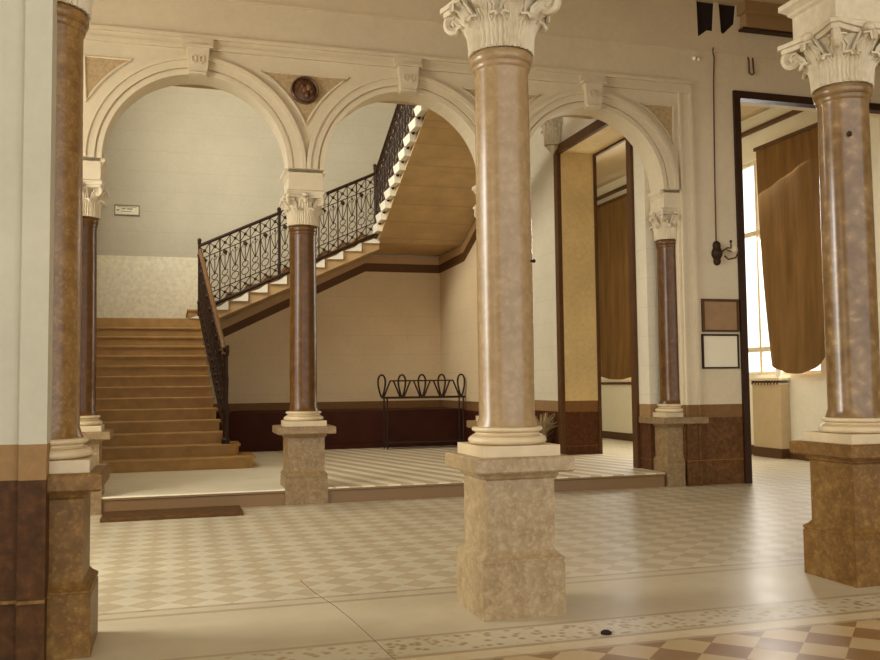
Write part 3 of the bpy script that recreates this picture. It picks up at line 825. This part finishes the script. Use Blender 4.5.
sc = thing('wall_lamp', 'dark oval wall lamp with curled arms on the pier left of the tall doorway', 'lamp', (8.15, YA, 3.575))
bp = MB()
for (z, r) in ((.12, .065), (0, .09), (-.12, .06)): bp.sphere((0, -.02, z), r, 1.2, 12)
bp.sphere((0, -.10, 0), .035)
bp.build('backplate', 'iron', sc, True)
arm = MB()
arm.tube([(.03, -.05, .0), (.10, -.16, .07), (.2, -.22, .06), (.24, -.24, 0), (.2, -.22, -.09), (.11, -.16, -.11), (.07, -.12, -.05)], .014, 6)
arm.tube([(.10, -.14, .04), (.16, -.2, .0), (.17, -.23, .0)], .012, 6)
arm.tube([(.15, -.18, .06), (.15, -.18, .16)], .012, 6)
arm.build('arm', 'wood', sc, True)
MB().lathe([(.02, -.02), (.045, 0), (.05, .05), (.035, .09)], (.17, -.24), 14).build('shade', 'capstone', sc, True)
MB().sphere((.15, -.18, .17), .022).build('knob', 'iron', sc, True)
tag(MB().tube([(8.205, YA-.012, 6.86), (8.185, YA-.02, 6.80), (8.215, YA-.012, 6.7), (8.19, YA-.012, 6.3), (8.165, YA-.012, 5.0), (8.15, YA-.012, 3.70)], .009, 6).build('lamp_cord', 'cord'),
    'thin dark cord running down the pier to the wall lamp', 'cord')
ins = thing('cord_insulator', 'small white porcelain insulator high on the wall above the right end of the arcade', 'insulator', (7.87, YA, 6.65))
MB().sphere((-.03, -.03, 0), .035).sphere((.05, -.03, -.01), .025).build('knob', 'white', ins, True)
MB().tube([(-.03, 0, 0), (-.03, -.03, 0)], .012).tube([(.05, 0, -.01), (.05, -.03, -.01)], .012).build('stem', 'iron', ins)
hk = MB().tube([(8.84, YA-.004, 6.76), (8.84, YA-.03, 6.70), (8.84, YA-.03, 6.5), (8.89, YA-.03, 6.47), (8.93, YA-.03, 6.5), (8.93, YA-.004, 6.76)], .012, 6)
tag(hk.build('wall_hook', 'cord', None, True), 'narrow iron hook on the wall above the tall doorway', 'hook')
wl = thing('wall_bracket', 'small pale bracket on the stair wall under the upper flight', 'bracket', (6.3, 18.65, 5.36))
MB().box(-.10, -.08, .10, .0, .08, .16).prism([(0, -.16), (0, .1), (-.085, .1), (-.07, 0), (-.03, -.12)], 'y', -.05, .05).build('console', 'marble_white', wl)

# corbel capital beside the side doorway
cb = thing('corbel_capital', 'leafy corbel capital over the far jamb of the side doorway', 'corbel', (XS-.13, 15.93, 0))
capital(cb, 6.16, .6, .11, .24, 'capstone', 6)
MB().lathe([(.02, 5.98), (.06, 6.05), (.10, 6.1), (.12, 6.13), (.11, 6.17)], seg=20).build('pendant', 'capstone', cb, True)
MB().sqlathe([(.2, 6.758), (.2, 6.86), (.25, 6.9), (.25, 6.96)]).build('impost_block', 'capstone', cb)

# dark mat at the foot of the platform
tag(MB().box(-.80, 11.55, 0, .87, YA-.04, .045, .012).build('door_mat', 'mat'), 'low dark mat on the floor in front of the platform step below the stairs', 'mat')
# dark stud on the floor
tag(MB().lathe([(.035, 0), (.035, .012), (.02, .022), (.004, .025)], (2.66, 5.33), 16).build('floor_stud', 'black', None, True), 'small round dark stud on the floor right of the central pedestal', 'stud')
# hairline crack in the paving
ck = MB(); pts = [(1.026, 7.588), (1.07, 7.1), (1.15, 6.6), (1.19, 6.2), (1.22, 5.8), (1.25, 5.33), (1.27, 5.1)]
ck.tube([(x, y, -.001) for x, y in pts], .0028, 4); struct(ck.build('trim_12', 'cord'))

# ------------------------------------------------------------------ plant by the side wall
pt = thing('potted_plant', 'tall grassy potted plant against the side wall, right of the central column', 'plant', (6.90, 16.42, ZP))
MB().lathe([(.12, 0), (.14, .06), (.17, .22), (.19, .24), (.19, .28), (.165, .285)], seg=20).build('pot', 'pot', pt, True)
lf = MB()
for k in range(150):
    a = random.uniform(0, 2*PI); sp = random.uniform(.05, .36); h = random.uniform(.25, .66); w_ = random.uniform(.012, .026)
    bx, by = .1*math.cos(a)*random.random(), .1*math.sin(a)*random.random()
    g = []
    for i in range(6):
        s = i/5; x = bx+math.cos(a)*sp*s**1.8; y = by+math.sin(a)*sp*s**1.8; z = .26+h*(s-.18*s**3)
        ww = w_*(1-s*.85)
        x = min(x, .24)
        g.append([(x-ww*math.sin(a), y+ww*math.cos(a), z), (x, y, z-.004), (x+ww*math.sin(a), y-ww*math.cos(a), z)])
    lf.solid(g, .003)
lf.build('leaves', 'leaf', pt)

# ------------------------------------------------------------------ side room furnishings
def curtain(label, y0, y1, ztop, zmid, x=11.80, blow=.0):
    root = thing('canvas_curtain', label, 'curtain', (x, (y0+y1)/2, ztop), 0, 'curtains of the side room')
    n, mz = 40, 26; W2 = (y1-y0)/2; g = []
    for i in range(mz+1):
        s = i/mz; row = []
        for j in range(n+1):
            t = j/n; yy = -W2+2*W2*t
            low = zmid-ztop+.38*abs(2*t-1)**2.2*(1 if t < .5 else .35)-.05*math.sin(t*PI)
            zz = low*s
            xx = -.028*math.sin(t*PI*7)*(.15+.85*s*s)-.10*(s**4)*math.sin(PI*t)
            row.append((xx, yy-(.30*s*s*t if t > .3 else .30*s*s*t), zz))
        g.append(row)
    MB().solid(g, .012).build('cloth', 'curtain', root, True)
    MB().box(-.035, -W2-.05, -.01, .035, W2+.05, .06).build('batten', 'wood', root)
curtain('large brown canvas curtain hanging in the room behind the tall right doorway', 14.10, 16.18, 6.42, 1.76)
curtain('brown curtain in the far room glimpsed through the doorway under the right arch', 20.7, 24.3, 6.62, 1.70)
def radiator(label, y0, y1, mat='radiator'):
    r = thing('radiator_cover', label, 'radiator cover', (12.056, y0, 0), 0, 'radiator covers of the side room'); L = y1-y0
    MB().box(-.22, 0, .2, 0, L, 1.5).build('front_panel', mat, r)
    MB().box(-.24, -.01, 0, 0, L+.01, .2).build('plinth', 'wood', r)
    MB().box(-.30, -.04, 1.58, 0, L+.04, 1.64, .01).box(-.26, 0, 1.5, 0, L, 1.53).build('shelf', 'trimstone', r)
    f = MB(); n = int(L/.1)
    for k in range(n): f.box(-.27, k*L/n+.012, 1.5, -.23, k*L/n+.06, 1.585)
    f.build('fretwork', 'wood', r)
    return r
radiator('boxed radiator cover with a fretted shelf under the window behind the tall right doorway', 15.70, 16.62)
radiator('boxed radiator cover with a fretted shelf seen through the doorway under the right arch', 20.3, 24.3, 'room')
jar = MB().lathe([(.05, 0), (.065, .03), (.07, .15), (.05, .21), (.035, .25), (.04, .27)], seg=16)
jo = tag(jar.build('jar', 'white', None, True), 'white jar standing on the radiator shelf below the brown curtain', 'jar'); jo.location = (11.86, 15.76, 1.64)
